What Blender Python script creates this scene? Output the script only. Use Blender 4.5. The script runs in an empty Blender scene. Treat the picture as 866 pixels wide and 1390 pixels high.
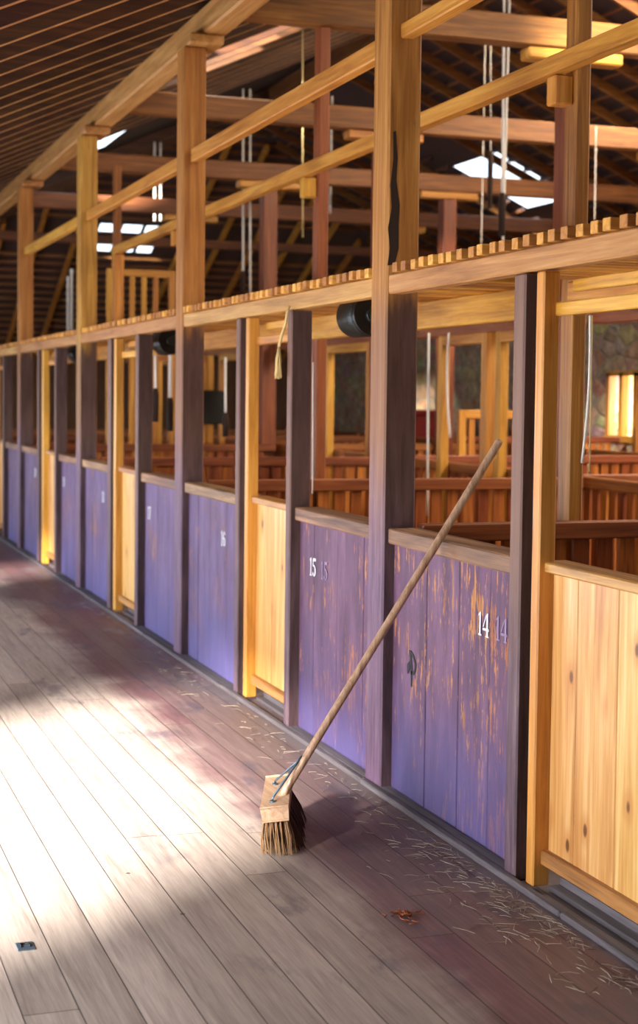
import bpy, bmesh, math, random
from mathutils import Vector, Matrix
random.seed(7)
S = bpy.context.scene
COL = S.collection
PI = math.pi

# ------------------------------------------------------------------ helpers
class MB:
    """collects solids, builds ONE mesh object"""
    def __init__(self): self.bm = bmesh.new()
    def box(self, x0, x1, y0, y1, z0, z1, bev=0.0, rot=None, piv=None, jit=0.0):
        t = bmesh.new()
        bmesh.ops.create_cube(t, size=1.0)
        sx, sy, sz = x1-x0, y1-y0, z1-z0
        for v in t.verts:
            v.co = Vector((x0+sx*(v.co.x+.5), y0+sy*(v.co.y+.5), z0+sz*(v.co.z+.5)))
            if jit: v.co += Vector((random.uniform(-jit, jit), random.uniform(-jit, jit), 0))
        if bev > 0:
            bmesh.ops.bevel(t, geom=t.edges[:], offset=min(bev, .45*min(abs(sx), abs(sy), abs(sz))), segments=1, affect='EDGES')
        if rot is not None:
            p = Vector(piv) if piv else Vector(((x0+x1)/2, (y0+y1)/2, (z0+z1)/2))
            for v in t.verts: v.co = p + rot @ (v.co-p)
        self._add(t); return self
    def _add(self, t):
        m = {}
        for v in t.verts: m[v] = self.bm.verts.new(v.co)
        for f in t.faces:
            try:
                nf = self.bm.faces.new([m[v] for v in f.verts]); nf.smooth = f.smooth
            except ValueError: pass
        t.free()
    def bar(self, a, b, w, h, up=(0, 0, 1), bev=0.0):
        """bar from a to b, w across, h along up"""
        a, b = Vector(a), Vector(b); d = (b-a); L = d.length; d.normalize()
        up = Vector(up); s = d.cross(up).normalized(); u = s.cross(d).normalized()
        t = bmesh.new(); bmesh.ops.create_cube(t, size=1.0)
        if bev:
            for v in t.verts: v.co = Vector((v.co.x*L, v.co.y*w, v.co.z*h))
            bmesh.ops.bevel(t, geom=t.edges[:], offset=bev, segments=1, affect='EDGES')
            for v in t.verts: v.co = (a+b)/2+d*v.co.x+s*v.co.y+u*v.co.z
        else:
            for v in t.verts: v.co = (a+b)/2+d*(v.co.x*L)+s*(v.co.y*w)+u*(v.co.z*h)
        self._add(t); return self
    def tube(self, pts, r, n=8, cap=True):
        pts = [Vector(p) for p in pts]; rs = r if isinstance(r, (list, tuple)) else [r]*len(pts)
        t = bmesh.new(); rings = []; prev = None
        for i, p in enumerate(pts):
            d = (pts[min(i+1, len(pts)-1)]-pts[max(i-1, 0)]).normalized()
            ref = prev if prev is not None else (Vector((1, 0, 0)) if abs(d.x) < .8 else Vector((0, 1, 0)))
            u = (ref - d*ref.dot(d)).normalized(); w = d.cross(u); prev = u
            rings.append([t.verts.new(p+(u*math.cos(2*PI*k/n)+w*math.sin(2*PI*k/n))*rs[i]) for k in range(n)])
        for a, b in zip(rings, rings[1:]):
            for k in range(n):
                f = t.faces.new((a[k], a[(k+1) % n], b[(k+1) % n], b[k])); f.smooth = True
        if cap:
            t.faces.new(rings[0][::-1]); t.faces.new(rings[-1])
        self._add(t); return self
    def poly(self, pts, th=None, n=None):
        """flat polygon; with th extruded along n"""
        t = bmesh.new(); vs = [t.verts.new(p) for p in pts]; f = t.faces.new(vs)
        if th:
            r = bmesh.ops.extrude_face_region(t, geom=[f])
            for v in r['geom']:
                if isinstance(v, bmesh.types.BMVert): v.co += Vector(n)*th
        bmesh.ops.recalc_face_normals(t, faces=t.faces[:])
        self._add(t); return self
    def build(self, name, mat, parent=None, smooth=False):
        me = bpy.data.meshes.new(name)
        if parent is not None:
            o_ = Vector(parent.location)
            p = parent.parent
            while p is not None: o_ += Vector(p.location); p = p.parent
            for v in self.bm.verts: v.co -= o_
        bmesh.ops.recalc_face_normals(self.bm, faces=self.bm.faces[:])
        self.bm.to_mesh(me); self.bm.free()
        for m in (mat if isinstance(mat, (list, tuple)) else [mat]): me.materials.append(m)
        o = bpy.data.objects.new(name, me); COL.objects.link(o)
        if parent is not None: o.parent = parent
        return o

def tag(o, label, cat, group=None, kind=None):
    if label: o['label'] = label
    if cat: o['category'] = cat
    if group: o['group'] = group
    if kind: o['kind'] = kind
    return o
def struct(o): o['kind'] = 'structure'; return o
def thing(name, loc, label, cat, group=None):
    o = bpy.data.objects.new(name, None); COL.objects.link(o); o.location = loc
    o.empty_display_size = .1
    return tag(o, label, cat, group)

# ------------------------------------------------------------------ materials
def srgb(h):
    h = h.lstrip('#'); c = [int(h[i:i+2], 16)/255 for i in (0, 2, 4)]
    return tuple((x/12.92 if x <= .04045 else ((x+.055)/1.055)**2.4) for x in c)+(1,)
class NT:
    def __init__(self, name):
        self.m = bpy.data.materials.new(name); self.m.use_nodes = True
        self.t = self.m.node_tree; self.t.nodes.clear()
        self.out = self.n('ShaderNodeOutputMaterial'); self.b = self.n('ShaderNodeBsdfPrincipled')
        self.l(self.b.outputs[0], self.out.inputs[0])
    def n(self, k, **kw):
        x = self.t.nodes.new(k)
        for a, v in kw.items(): setattr(x, a, v)
        return x
    def l(self, a, b): self.t.links.new(a, b)
    def val(self, sock, v):
        if hasattr(v, 'is_linked') or isinstance(v, bpy.types.NodeSocket): self.l(v, sock)
        else: sock.default_value = v
    def math(self, op, a, b=0.0, c=None, clamp=False):
        x = self.n('ShaderNodeMath', operation=op, use_clamp=clamp)
        self.val(x.inputs[0], a); self.val(x.inputs[1], b)
        if c is not None: self.val(x.inputs[2], c)
        return x.outputs[0]
    def mix(self, f, a, b, mode='MIX'):
        x = self.n('ShaderNodeMix', data_type='RGBA', blend_type=mode)
        self.val(x.inputs[0], f); self.val(x.inputs[6], a); self.val(x.inputs[7], b)
        return x.outputs[2]
    def ramp(self, f, stops):
        x = self.n('ShaderNodeValToRGB'); e = x.color_ramp.elements
        while len(e) < len(stops): e.new(.5)
        for k, (p, c) in zip(e, stops): k.position = p; k.color = c
        self.val(x.inputs[0], f); return x.outputs[0]
    def smooth(self, v, a, b):
        x = self.n('ShaderNodeMapRange', interpolation_type='SMOOTHSTEP')
        self.val(x.inputs[0], v); x.inputs[1].default_value = a; x.inputs[2].default_value = b
        return x.outputs[0]
    def noise(self, vec, scale=1., detail=4., rough=.55, dist=0.):
        x = self.n('ShaderNodeTexNoise'); self.l(vec, x.inputs['Vector'])
        x.inputs['Scale'].default_value = scale; x.inputs['Detail'].default_value = detail
        x.inputs['Roughness'].default_value = rough; x.inputs['Distortion'].default_value = dist
        return x.outputs[0]
    def geo(self):
        g = self.n('ShaderNodeNewGeometry'); return g
    def scaled(self, vec, s):
        x = self.n('ShaderNodeVectorMath', operation='MULTIPLY'); self.l(vec, x.inputs[0]); x.inputs[1].default_value = s
        return x.outputs[0]
    def hsv(self, col, h=.5, s=1., v=1.):
        x = self.n('ShaderNodeHueSaturation'); self.val(x.inputs['Hue'], h); self.val(x.inputs['Saturation'], s)
        self.val(x.inputs['Value'], v); self.val(x.inputs['Color'], col); return x.outputs[0]
    def bump(self, h, strength=.3, dist=.004):
        x = self.n('ShaderNodeBump'); x.inputs['Strength'].default_value = strength; x.inputs['Distance'].default_value = dist
        self.l(h, x.inputs['Height']); self.l(x.outputs[0], self.b.inputs['Normal'])

def wood_core(N, cols, axis, coarse=24., along=1.3, var=.3):
    g = N.geo(); pos = g.outputs['Position']; isl = g.outputs['Random Per Island']
    oi = N.n('ShaderNodeObjectInfo').outputs['Random']
    r = N.math('FRACT', N.math('ADD', N.math('MULTIPLY', isl, 7.31), N.math('MULTIPLY', oi, 3.77)))
    off = N.n('ShaderNodeCombineXYZ'); N.l(N.math('MULTIPLY', r, 40.), off.inputs[0]); N.l(N.math('MULTIPLY', r, 23.), off.inputs[1]); N.l(N.math('MULTIPLY', r, 31.), off.inputs[2])
    add = N.n('ShaderNodeVectorMath', operation='ADD')
    sc = [coarse]*3; sc['XYZ'.index(axis)] = along
    N.l(N.scaled(pos, sc), add.inputs[0]); N.l(off.outputs[0], add.inputs[1])
    n1 = N.noise(add.outputs[0], 1., 5., .6, .8)
    sc2 = [coarse*5]*3; sc2['XYZ'.index(axis)] = along*3
    n2 = N.noise(N.scaled(pos, sc2), 1., 3., .6)
    big = N.noise(pos, 1.7, 3.)
    f = N.math('ADD', N.math('MULTIPLY', n1, .65), N.math('ADD', N.math('MULTIPLY', n2, .25), N.math('MULTIPLY', big, .1)))
    col = N.ramp(f, [(.32, cols[0]), (.5, cols[1]), (.68, cols[2])])
    v = N.math('ADD', 1-var/2, N.math('MULTIPLY', r, var))
    hue = N.math('ADD', .5-.012, N.math('MULTIPLY', r, .024))
    return N.hsv(col, hue, 1., v), pos, r, n1, n2

def wood(name, cols, axis='Z', rough=.55, coarse=24., along=1.3, var=.3, knots=False, bump=.25):
    N = NT(name); cols = [srgb(c) for c in cols]
    col, pos, r, n1, n2 = wood_core(N, cols, axis, coarse, along, var)
    if knots:
        s = [7.5]*3; s['XYZ'.index(axis)] = 4.2
        vo = N.n('ShaderNodeTexVoronoi'); N.l(N.scaled(pos, s), vo.inputs['Vector']); vo.inputs['Scale'].default_value = 1.
        col = N.mix(N.math('MULTIPLY', N.math('SUBTRACT', 1., N.smooth(vo.outputs['Distance'], .10, .34)), .45), col, srgb('#b06a2c'))
        col = N.mix(N.math('MULTIPLY', N.math('SUBTRACT', 1., N.smooth(vo.outputs['Distance'], .06, .12)), .85), col, srgb('#5a2c14'))
    N.l(col, N.b.inputs['Base Color']); N.b.inputs['Roughness'].default_value = rough
    N.bump(N.math('ADD', n1, n2), bump, .003)
    return N.m

def paint_wood(name, paint, flecks, worn=.5, bounce_tint=True, axis='Z', dark_low=None, blue='#65649f'):
    """worn purple paint; bare orange wood shows through in vertical flecks"""
    N = NT(name)
    col, pos, r, n1, n2 = wood_core(N, [srgb(flecks[0]), srgb(flecks[1]), srgb(flecks[2])], axis, 24, 1.3, .2)
    big = N.noise(pos, 2.6, 4., .6, .4)
    sp = [46.]*3; sp['XYZ'.index(axis)] = 7.
    st = N.noise(N.scaled(pos, sp), 1., 5., .7)
    pc = N.ramp(N.noise(N.scaled(pos, (9, 9, 2.2)), 1., 6., .65), [(.3, srgb(paint[0])), (.5, srgb(paint[1])), (.72, srgb(paint[2]))])
    sep = N.n('ShaderNodeSeparateXYZ'); N.l(pos, sep.inputs[0])
    if bounce_tint:
        zz = N.math('ADD', sep.outputs[2], N.math('MULTIPLY', N.math('SUBTRACT', big, .5), .7))
        pc = N.mix(N.math('MULTIPLY', N.math('SUBTRACT', 1., N.smooth(zz, -.05, .62)), .7), pc, srgb(blue))  # cool light bounced off the floor, painted in as blue lower down
    pc = N.hsv(pc, .5, 1., N.math('ADD', .9, N.math('MULTIPLY', r, .2)))
    m = N.math('ADD', N.math('MULTIPLY', st, .62), N.math('MULTIPLY', big, .38))
    mask = N.math('MULTIPLY', N.smooth(m, .60-.09*worn, .64-.09*worn), .85)
    mask = N.math('MULTIPLY', mask, N.math('ADD', .25, N.math('MULTIPLY', N.smooth(sep.outputs[2], .1, .55), .75)))
    c = N.mix(mask, pc, col)
    N.l(c, N.b.inputs['Base Color']); N.b.inputs['Roughness'].default_value = .66
    N.bump(N.math('ADD', N.math('MULTIPLY', mask, -1.2), N.math('ADD', n1, n2)), .3, .003)
    return N.m

def post_mat(name, bare, paint, z0, z1):
    N = NT(name)
    col, pos, r, n1, n2 = wood_core(N, [srgb(c) for c in bare], 'Z', 20, 1.0, .2)
    sep = N.n('ShaderNodeSeparateXYZ'); N.l(pos, sep.inputs[0])
    big = N.noise(N.scaled(pos, (9, 9, 2.)), 1., 4., .6)
    zz = N.math('ADD', sep.outputs[2], N.math('MULTIPLY', N.math('SUBTRACT', big, .5), .5))
    pc = N.ramp(N.noise(N.scaled(pos, (30, 30, 3.)), 1., 6., .65), [(.3, srgb(paint[0])), (.5, srgb(paint[1])), (.72, srgb(paint[2]))])
    mid = N.mix(.55, col, srgb('#6a4a42'))
    c = N.mix(N.smooth(zz, z1-.12, z1+.12), mid, col)
    c = N.mix(N.math('SUBTRACT', 1., N.smooth(zz, z0-.35, z0+.35)), c, pc)
    fl = N.noise(N.scaled(pos, (50, 50, 8.)), 1., 4., .7)
    c = N.mix(N.math('MULTIPLY', N.smooth(fl, .62, .68), .6), c, srgb('#8a5a44'))
    sn = N.n('ShaderNodeSeparateXYZ'); N.l(N.geo().outputs['True Normal'], sn.inputs[0])   # darker brown mixed in on the post sides facing along the row
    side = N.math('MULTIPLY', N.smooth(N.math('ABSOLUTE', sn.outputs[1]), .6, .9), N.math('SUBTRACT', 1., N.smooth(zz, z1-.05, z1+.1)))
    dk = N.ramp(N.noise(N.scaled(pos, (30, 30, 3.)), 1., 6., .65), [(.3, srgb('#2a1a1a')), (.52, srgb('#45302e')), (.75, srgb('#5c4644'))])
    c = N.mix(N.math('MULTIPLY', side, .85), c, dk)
    N.l(c, N.b.inputs['Base Color']); N.b.inputs['Roughness'].default_value = .6
    N.bump(N.math('ADD', n1, n2), .3, .004)
    return N.m

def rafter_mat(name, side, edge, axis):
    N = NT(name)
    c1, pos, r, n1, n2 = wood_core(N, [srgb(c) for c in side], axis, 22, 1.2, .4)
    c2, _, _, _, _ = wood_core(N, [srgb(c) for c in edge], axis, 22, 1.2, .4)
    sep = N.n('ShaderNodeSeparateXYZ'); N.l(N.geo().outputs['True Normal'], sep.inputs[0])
    N.l(N.mix(N.smooth(N.math('MULTIPLY', sep.outputs[2], -1.), .3, .7), c1, c2), N.b.inputs['Base Color']); N.b.inputs['Roughness'].default_value = .65  # shaded sides and lit underside put into the colour by face normal
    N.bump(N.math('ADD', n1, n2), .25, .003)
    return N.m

def flat(name, c, rough=.6, metal=0., noise=0.):
    N = NT(name); col = srgb(c)
    if noise:
        g = N.geo(); n = N.noise(g.outputs['Position'], 14., 4.)
        cc = N.hsv(col, .5, 1., N.math('ADD', 1-noise/2, N.math('MULTIPLY', n, noise)))
        N.l(cc, N.b.inputs['Base Color'])
    else: N.b.inputs['Base Color'].default_value = col
    N.b.inputs['Roughness'].default_value = rough; N.b.inputs['Metallic'].default_value = metal
    return N.m

def floor_mat():
    N = NT('old floorboards'); g = N.geo(); pos = g.outputs['Position']
    sep = N.n('ShaderNodeSeparateXYZ'); N.l(pos, sep.inputs[0]); X, Y = sep.outputs[0], sep.outputs[1]
    w = .1465
    xs = N.math('DIVIDE', N.math('ADD', X, 20.027), w)
    bid = N.math('FLOOR', xs); fx = N.math('FRACT', xs)
    wn = N.n('ShaderNodeTexWhiteNoise', noise_dimensions='1D'); N.l(bid, wn.inputs['W']); br = wn.outputs['Value']
    ys = N.math('ADD', N.math('DIVIDE', Y, 3.1), N.math('MULTIPLY', br, 5.))
    fy = N.math('FRACT', ys); yid = N.math('FLOOR', ys)
    wn2 = N.n('ShaderNodeTexWhiteNoise', noise_dimensions='2D'); cb = N.n('ShaderNodeCombineXYZ'); N.l(bid, cb.inputs[0]); N.l(yid, cb.inputs[1]); N.l(cb.outputs[0], wn2.inputs['Vector'])
    r = wn2.outputs['Value']
    ov = N.n('ShaderNodeCombineXYZ'); N.l(N.math('MULTIPLY', r, 17.), ov.inputs[0]); N.l(N.math('MULTIPLY', r, 9.), ov.inputs[2])
    av = N.n('ShaderNodeVectorMath', operation='ADD'); N.l(N.scaled(pos, (24, 1.1, 1)), av.inputs[0]); N.l(ov.outputs[0], av.inputs[1])
    n1 = N.noise(av.outputs[0], 1., 6., .62, 1.2)
    n2 = N.noise(N.scaled(pos, (150, 5, 1)), 1., 3., .6)
    big = N.noise(pos, 1.5, 5., .6, .5); med = N.noise(N.scaled(pos, (4, 1.6, 1)), 1., 5., .65)
    f = N.math('ADD', N.math('MULTIPLY', n1, .6), N.math('MULTIPLY', n2, .4))
    col = N.ramp(f, [(.3, srgb('#7d6f68')), (.5, srgb('#a3958c')), (.7, srgb('#bcaea2'))])
    # reddish worn paint towards the stall front
    xn = N.math('ADD', X, N.math('MULTIPLY', N.math('SUBTRACT', big, .5), .55))
    red = N.ramp(f, [(.3, srgb('#4a353a')), (.5, srgb('#644448')), (.7, srgb('#7a5a5c'))])
    mr = N.math('MULTIPLY', N.smooth(xn, -.72, -.46), N.math('ADD', .62, N.math('MULTIPLY', r, .36)))
    col = N.mix(mr, col, red)
    # dark grey blue wear, dust along the sill
    dk = N.math('MULTIPLY', N.smooth(med, .56, .66), N.math('MULTIPLY', N.smooth(xn, -1.25, -.8), .55))
    col = N.mix(dk, col, srgb('#4c4858'))
    du = N.math('MULTIPLY', N.smooth(xn, -.2, -.04), N.math('MULTIPLY', N.smooth(med, .35, .6), .7))
    col = N.mix(du, col, srgb('#7c7478'))
    col = N.hsv(col, .5, 1., N.math('ADD', .76, N.math('MULTIPLY', r, .42)))
    e = N.math('ABSOLUTE', N.math('SUBTRACT', fx, .5))
    seam = N.smooth(e, .482, .493)
    end = N.math('LESS_THAN', fy, .0014)
    gap = N.math('MAXIMUM', seam, end)
    col = N.mix(N.math('MULTIPLY', gap, .85), col, srgb('#1d1516'))
    sp = N.n('ShaderNodeTexVoronoi'); N.l(N.scaled(pos, (4.5, 4.5, 1)), sp.inputs['Vector']); sp.inputs['Scale'].default_value = 1.
    col = N.mix(N.math('MULTIPLY', N.math('LESS_THAN', sp.outputs['Distance'], .035), .8), col, srgb('#2a2022'))
    N.l(col, N.b.inputs['Base Color'])
    N.l(N.math('ADD', .42, N.math('MULTIPLY', n1, .25)), N.b.inputs['Roughness'])
    N.bump(N.math('SUBTRACT', N.math('MULTIPLY', f, .5), N.math('MULTIPLY', gap, 2.)), .35, .004)
    return N.m

def stone_mat():
    N = NT('rough stone'); g = N.geo(); pos = g.outputs['Position']
    v = N.n('ShaderNodeTexVoronoi'); N.l(N.scaled(pos, (2.8, 2.8, 4.2)), v.inputs['Vector']); v.inputs['Scale'].default_value = 1.
    v2 = N.n('ShaderNodeTexVoronoi', feature='DISTANCE_TO_EDGE'); N.l(N.scaled(pos, (2.8, 2.8, 4.2)), v2.inputs['Vector']); v2.inputs['Scale'].default_value = 1.
    n = N.noise(pos, 9., 6., .65)
    c = N.ramp(n, [(.3, srgb('#7a5c42')), (.5, srgb('#ab8c6c')), (.72, srgb('#cdb292'))])
    c = N.mix(.3, c, v.outputs['Color'], 'SOFT_LIGHT')
    c = N.mix(N.math('SUBTRACT', 1., N.smooth(v2.outputs['Distance'], .01, .07)), c, srgb('#a08c74'))
    N.l(c, N.b.inputs['Base Color']); N.b.inputs['Roughness'].default_value = .9
    N.bump(N.math('ADD', N.smooth(v2.outputs['Distance'], 0., .15), N.math('MULTIPLY', n, .6)), .8, .03)
    return N.m

def glass_mat():
    N = NT('skylight glass'); tr = N.n('ShaderNodeBsdfTransparent'); gl = N.n('ShaderNodeBsdfGlossy'); gl.inputs['Roughness'].default_value = .08
    tr.inputs[0].default_value = (.93, .96, .97, 1)
    mx = N.n('ShaderNodeMixShader'); mx.inputs[0].default_value = .07; N.l(tr.outputs[0], mx.inputs[1]); N.l(gl.outputs[0], mx.inputs[2])
    N.t.nodes.remove(N.b); N.l(mx.outputs[0], N.out.inputs[0]); return N.m

W_tan = ['#8a5a28', '#b58244', '#cfa062']
WY = {a: wood('tan timber '+a, W_tan, a, .55) for a in 'XYZ'}
OR = {a: wood('orange pine '+a, ['#8e541a', '#c28430', '#dca650'], a, .5) for a in 'XYZ'}
RD = {a: wood('red brown timber '+a, ['#5a2c16', '#8a4a24', '#a8622f'], a, .5, var=.5) for a in 'XYZ'}
RF = {a: wood('roof timber '+a, ['#4e2c12', '#7a4820', '#9a642c'], a, .6, var=.35) for a in 'XYZ'}
STREAK = wood('streaky golden post', ['#3a1e0e', '#a06a28', '#cc963f'], 'Z', .5, 34, .8, .1)
RAFT = rafter_mat('rafter with painted shade', ['#2c170c', '#4a2812', '#6a3c1a'], ['#8a5a2c', '#b98248', '#cf9c62'], 'X')  # dark tones paint the unlit sides, pale tones the lit underside
SLAT = wood('deck slat wood', ['#8f5a20', '#c98a3c', '#e0ab5c'], 'X', .5, var=.75)
PICK = wood('picket wood', ['#6a3414', '#a65a24', '#c97a34'], 'Z', .5, var=.75)
JAMB = wood('yellow jamb wood', ['#9c6220', '#d0923a', '#e2aa55'], 'Z', .45, var=.15)
DOORB = wood('pale pine boards', ['#b07434', '#daa75e', '#f2d096'], 'Z', .34, coarse=15, along=.9, var=.16, knots=True, bump=.14)
DRAIL = wood('door rail wood', ['#6e4422', '#ab753c', '#c89456'], 'Y', .45)
LEDGE = wood('worn grey brown ledge', ['#4a3224', '#866246', '#c0986a'], 'Y', .6, var=.25)
PAINT = paint_wood('worn purple paint', ['#452a42', '#5e3e5a', '#765470'], ['#6a3818', '#b4703a', '#cf935a'], .62, blue='#4c4880')
PAINT_LOW = paint_wood('faded purple paint', ['#4a365a', '#624a70', '#786288'], ['#5a3424', '#8a5c48', '#a98474'], .4, blue='#56548e')
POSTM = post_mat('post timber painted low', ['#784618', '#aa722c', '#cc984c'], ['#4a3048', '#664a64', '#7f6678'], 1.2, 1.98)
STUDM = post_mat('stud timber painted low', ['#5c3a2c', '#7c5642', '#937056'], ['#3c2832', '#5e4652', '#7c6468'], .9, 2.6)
SHEET = wood('dark roof boards', ['#2a1a10', '#3c2616', '#4c321e'], 'Y', .8)
SLATE = flat('dark roof slates', '#4a3530', .7, 0, .5)
GREYW = wood('grey sill wood', ['#3e383a', '#5a5256', '#756c70'], 'Y', .85)
BLACK = flat('black enamel', '#0c0f0f', .4)
DKGREEN = flat('dark green grey enamel', '#161d1a', .45)
ROPE = flat('white rope', '#e6e0d6', .8, 0, .2)
TWINE = flat('straw coloured twine', '#cdb277', .85, 0, .3)
STRAWM = flat('dry straw', '#938577', .8, 0, .5)
DARK = flat('dark weathered split', '#2e1a0c', .9)
WHITE = flat('white stencil paint', '#dcdce6', .6, 0, .25)
GHOST = flat('faded stencil paint', '#8a7496', .6)
BLUEBLK = flat('blue black paint', '#14131f', .7)
STEEL = flat('blue grey steel', '#5f7284', .35, .7)
HANDLE = wood('broom handle wood', ['#7c5844', '#a8826c', '#c6a68e'], 'Z', .35, coarse=60, along=2.)
BLOCK = wood('broom block wood', ['#a5805c', '#c7a582', '#d8bd9e'], 'Y', .55, coarse=40, along=2.)
BRIST = flat('brown bristle', '#8b6a4a', .7, 0, .6)
BRISTD = flat('shade painted bristle', '#4a3022', .8, 0, .5)  # same bristle with its shade put into the colour
FLOOR = floor_mat(); STONE = stone_mat(); GLASS = glass_mat()
WALLB = wood('dark wall boards', ['#4a3020', '#6b4a30', '#86623f'], 'Z', .75)

# ------------------------------------------------------------------ geometry constants
PW, PD = .17, .14                       # main post width along Y, depth along X
PY = [2.42, 5.775, 9.11, 12.49, 15.85, 19.2]   # near edges of the main posts
SL = .45                                # roof slope
def roof_z(X): return 4.03+SL*X if X <= 4.2 else 4.03+SL*(8.4-X)
RIDGE = roof_z(4.2)
def hip_z(Y): return RIDGE-.45*(Y-22.3)

# ------------------------------------------------------------------ setting
struct(MB().box(-3.9, 8.5, -4, 30, -.12, 0).build('floor', FLOOR))
def wall_with_holes(axis, c0, c1, u0, u1, z0, z1, holes):
    """slab between c0..c1 on axis, u along the other; holes = (ua,ub,za,zb)"""
    mb = MB(); us = sorted({u0, u1, *[h[0] for h in holes], *[h[1] for h in holes]}); zs = sorted({z0, z1, *[h[2] for h in holes], *[h[3] for h in holes]})
    for a, b in zip(us, us[1:]):
        for p, q in zip(zs, zs[1:]):
            m, n = (a+b)/2, (p+q)/2
            if any(h[0] < m < h[1] and h[2] < n < h[3] for h in holes): continue
            if axis == 'X': mb.box(c0, c1, a, b, p, q)
            else: mb.box(a, b, c0, c1, p, q)
    return mb
LH = [(2.5, 5.3, .05, 1.97), (6.0, 7.7, .8, 1.25), (8.3, 10.1, .8, 1.3), (10.4, 11.4, .05, 2.05), (12.6, 15.0, .8, 1.3), (15.6, 17.8, .8, 1.3), (19.5, 21.9, .8, 1.3), (24, 26, .8, 1.3)]
struct(wall_with_holes('X', -3.9, -3.75, -4, 30, 0, 2.3, LH).build('wall_left', WALLB))
RH = [(17.9, 18.62, 1.1, 1.95), (12.6, 13.3, 1.1, 1.95), (8.0, 8.8, 1.1, 1.95)]
struct(wall_with_holes('X', 8.4, 8.8, -4, 30, 0, 4.05, RH).build('wall_right', STONE))
struct(MB().box(-3.9, 8.8, 30, 30.2, 0, 2.5).build('wall_far', WALLB))
struct(MB().box(-3.9, 8.8, -4.2, -4, 0, 6.2).build('wall_back', WALLB))
for i, h in enumerate(RH):
    w = MB()
    for a, b in ((h[0]-.04, h[0]+.05), (h[1]-.05, h[1]+.04), ((h[0]+h[1])/2-.04, (h[0]+h[1])/2+.06)): w.box(8.36, 8.46, a, b, h[2]-.03, h[3]+.03)
    w.box(8.36, 8.46, h[0]-.04, h[1]+.04, h[3]-.02, h[3]+.05); w.box(8.34, 8.47, h[0]-.06, h[1]+.06, h[2]-.06, h[2]+.03)
    o = struct(w.build('window_%d' % (i+1), OR['Z']))
    MB().box(8.5, 8.505, h[0], h[1], h[2], h[3]).build('pane', GLASS, o)

# roof sheets ( cut openings for the seen and the added skylights )
def sheet(mb, xs, ys, zf, holes, clip=None, th=.03, batten=None):
    X_ = sorted({*xs, *[h[0] for h in holes], *[h[1] for h in holes]}); Y_ = sorted({*ys, *[h[2] for h in holes], *[h[3] for h in holes]})
    for a, b in zip(X_, X_[1:]):
        for c, d in zip(Y_, Y_[1:]):
            m, n = (a+b)/2, (c+d)/2
            if any(h[0] < m < h[1] and h[2] < n < h[3] for h in holes): continue
            for k in (0., th):
                mb.bm.faces.new([mb.bm.verts.new((x, y, zf(x, y)+k)) for x, y in ((a, c), (b, c), (b, d), (a, d))])
NEAR_H = [(.8, 1.75, 18.4, 20.3), (1.2, 3.4, 6.0, 8.2), (.9, 1.6, 12.0, 13.4)]  # first is seen; the unseen others are added to brighten the pens
FAR_H = [(6.62, 7.82, 18.6, 20.05), (5.0, 7.4, 3.0, 5.6), (5.0, 7.4, 7.2, 9.8), (4.9, 6.6, 11.0, 12.4)]  # all but the first are unseen, added for light on pens and wall
HIP_H = [(2.75, 3.08, 25.62, 25.9), (3.14, 3.47, 25.62, 25.9), (3.53, 3.8, 25.62, 25.9), (2.75, 3.08, 26.25, 26.5), (3.14, 3.47, 26.25, 26.5), (3.53, 3.8, 26.25, 26.5)]
hipn = Vector((0, .45, 1)).normalized()
def clip_hip(mb, keep_below=True):
    bmesh.ops.bisect_plane(mb.bm, geom=mb.bm.verts[:]+mb.bm.edges[:]+mb.bm.faces[:], plane_co=(0, 22.3, RIDGE+.02), plane_no=hipn, clear_outer=True)
m = MB(); sheet(m, [-3.9, 4.2], [-4, 30], lambda x, y: roof_z(x)+.02, NEAR_H); clip_hip(m)
near = struct(m.build('ceiling', SHEET))
m = MB(); sheet(m, [4.2, 8.8], [-4, 30], lambda x, y: roof_z(x)+.02, FAR_H); clip_hip(m)
for k in range(18):                      # tile battens under the slates
    x = 4.4+k*.24
    for (a, b) in ((-4, 3), (5.6, 7.2), (9.8, 11), (12.4, 18.6), (20.05, 26.6)):
        yb = min(b, 22.3+(RIDGE-roof_z(x))/.45-.05)
        if yb > a: m.box(x-.02, x+.02, a, yb, roof_z(x)-.015, roof_z(x)+.02)
far = struct(m.build('ceiling', [SLATE]))
hm = MB(); sheet(hm, [-3.9, 8.8], [22.3, 30.2], lambda x, y: hip_z(y)+.02, HIP_H)
for nrm, co in (((-SL, 0, 1), (0, 0, 4.03)), ((SL, 0, 1), (8.4, 0, 4.03))):
    bmesh.ops.bisect_plane(hm.bm, geom=hm.bm.verts[:]+hm.bm.edges[:]+hm.bm.faces[:], plane_co=Vector(co)+Vector((0, 0, .06)), plane_no=Vector(nrm).normalized(), clear_outer=True)
hip = struct(hm.build('ceiling', [SLATE]))
# far-slope and hip battens are bare orange timber
bt = MB()
for k in range(17):
    x = 4.4+k*.24
    for (a, b) in ((12.5, 18.55), (20.1, 26.)):
        yb = min(b, 22.3+(RIDGE-roof_z(x))/.45-.1)
        bt.box(x-.025, x+.025, a, yb, roof_z(x)-.03, roof_z(x)-.014)
struct(bt.build('trim_1', RF['Y']))
bt = MB()
for k in range(30):
    y = 22.7+k*.245
    if any(abs(y-c) < .2 for c in (25.76, 26.37)): continue
    x0 = max(-3.8, (hip_z(y)-4.03)/SL); x1 = min(8.4, 8.4-(hip_z(y)-4.03)/SL)
    bt.box(x0+.05, x1-.05, y-.03, y+.03, hip_z(y)-.03, hip_z(y)+.02)
struct(bt.build('trim_2', RF['X']))
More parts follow.
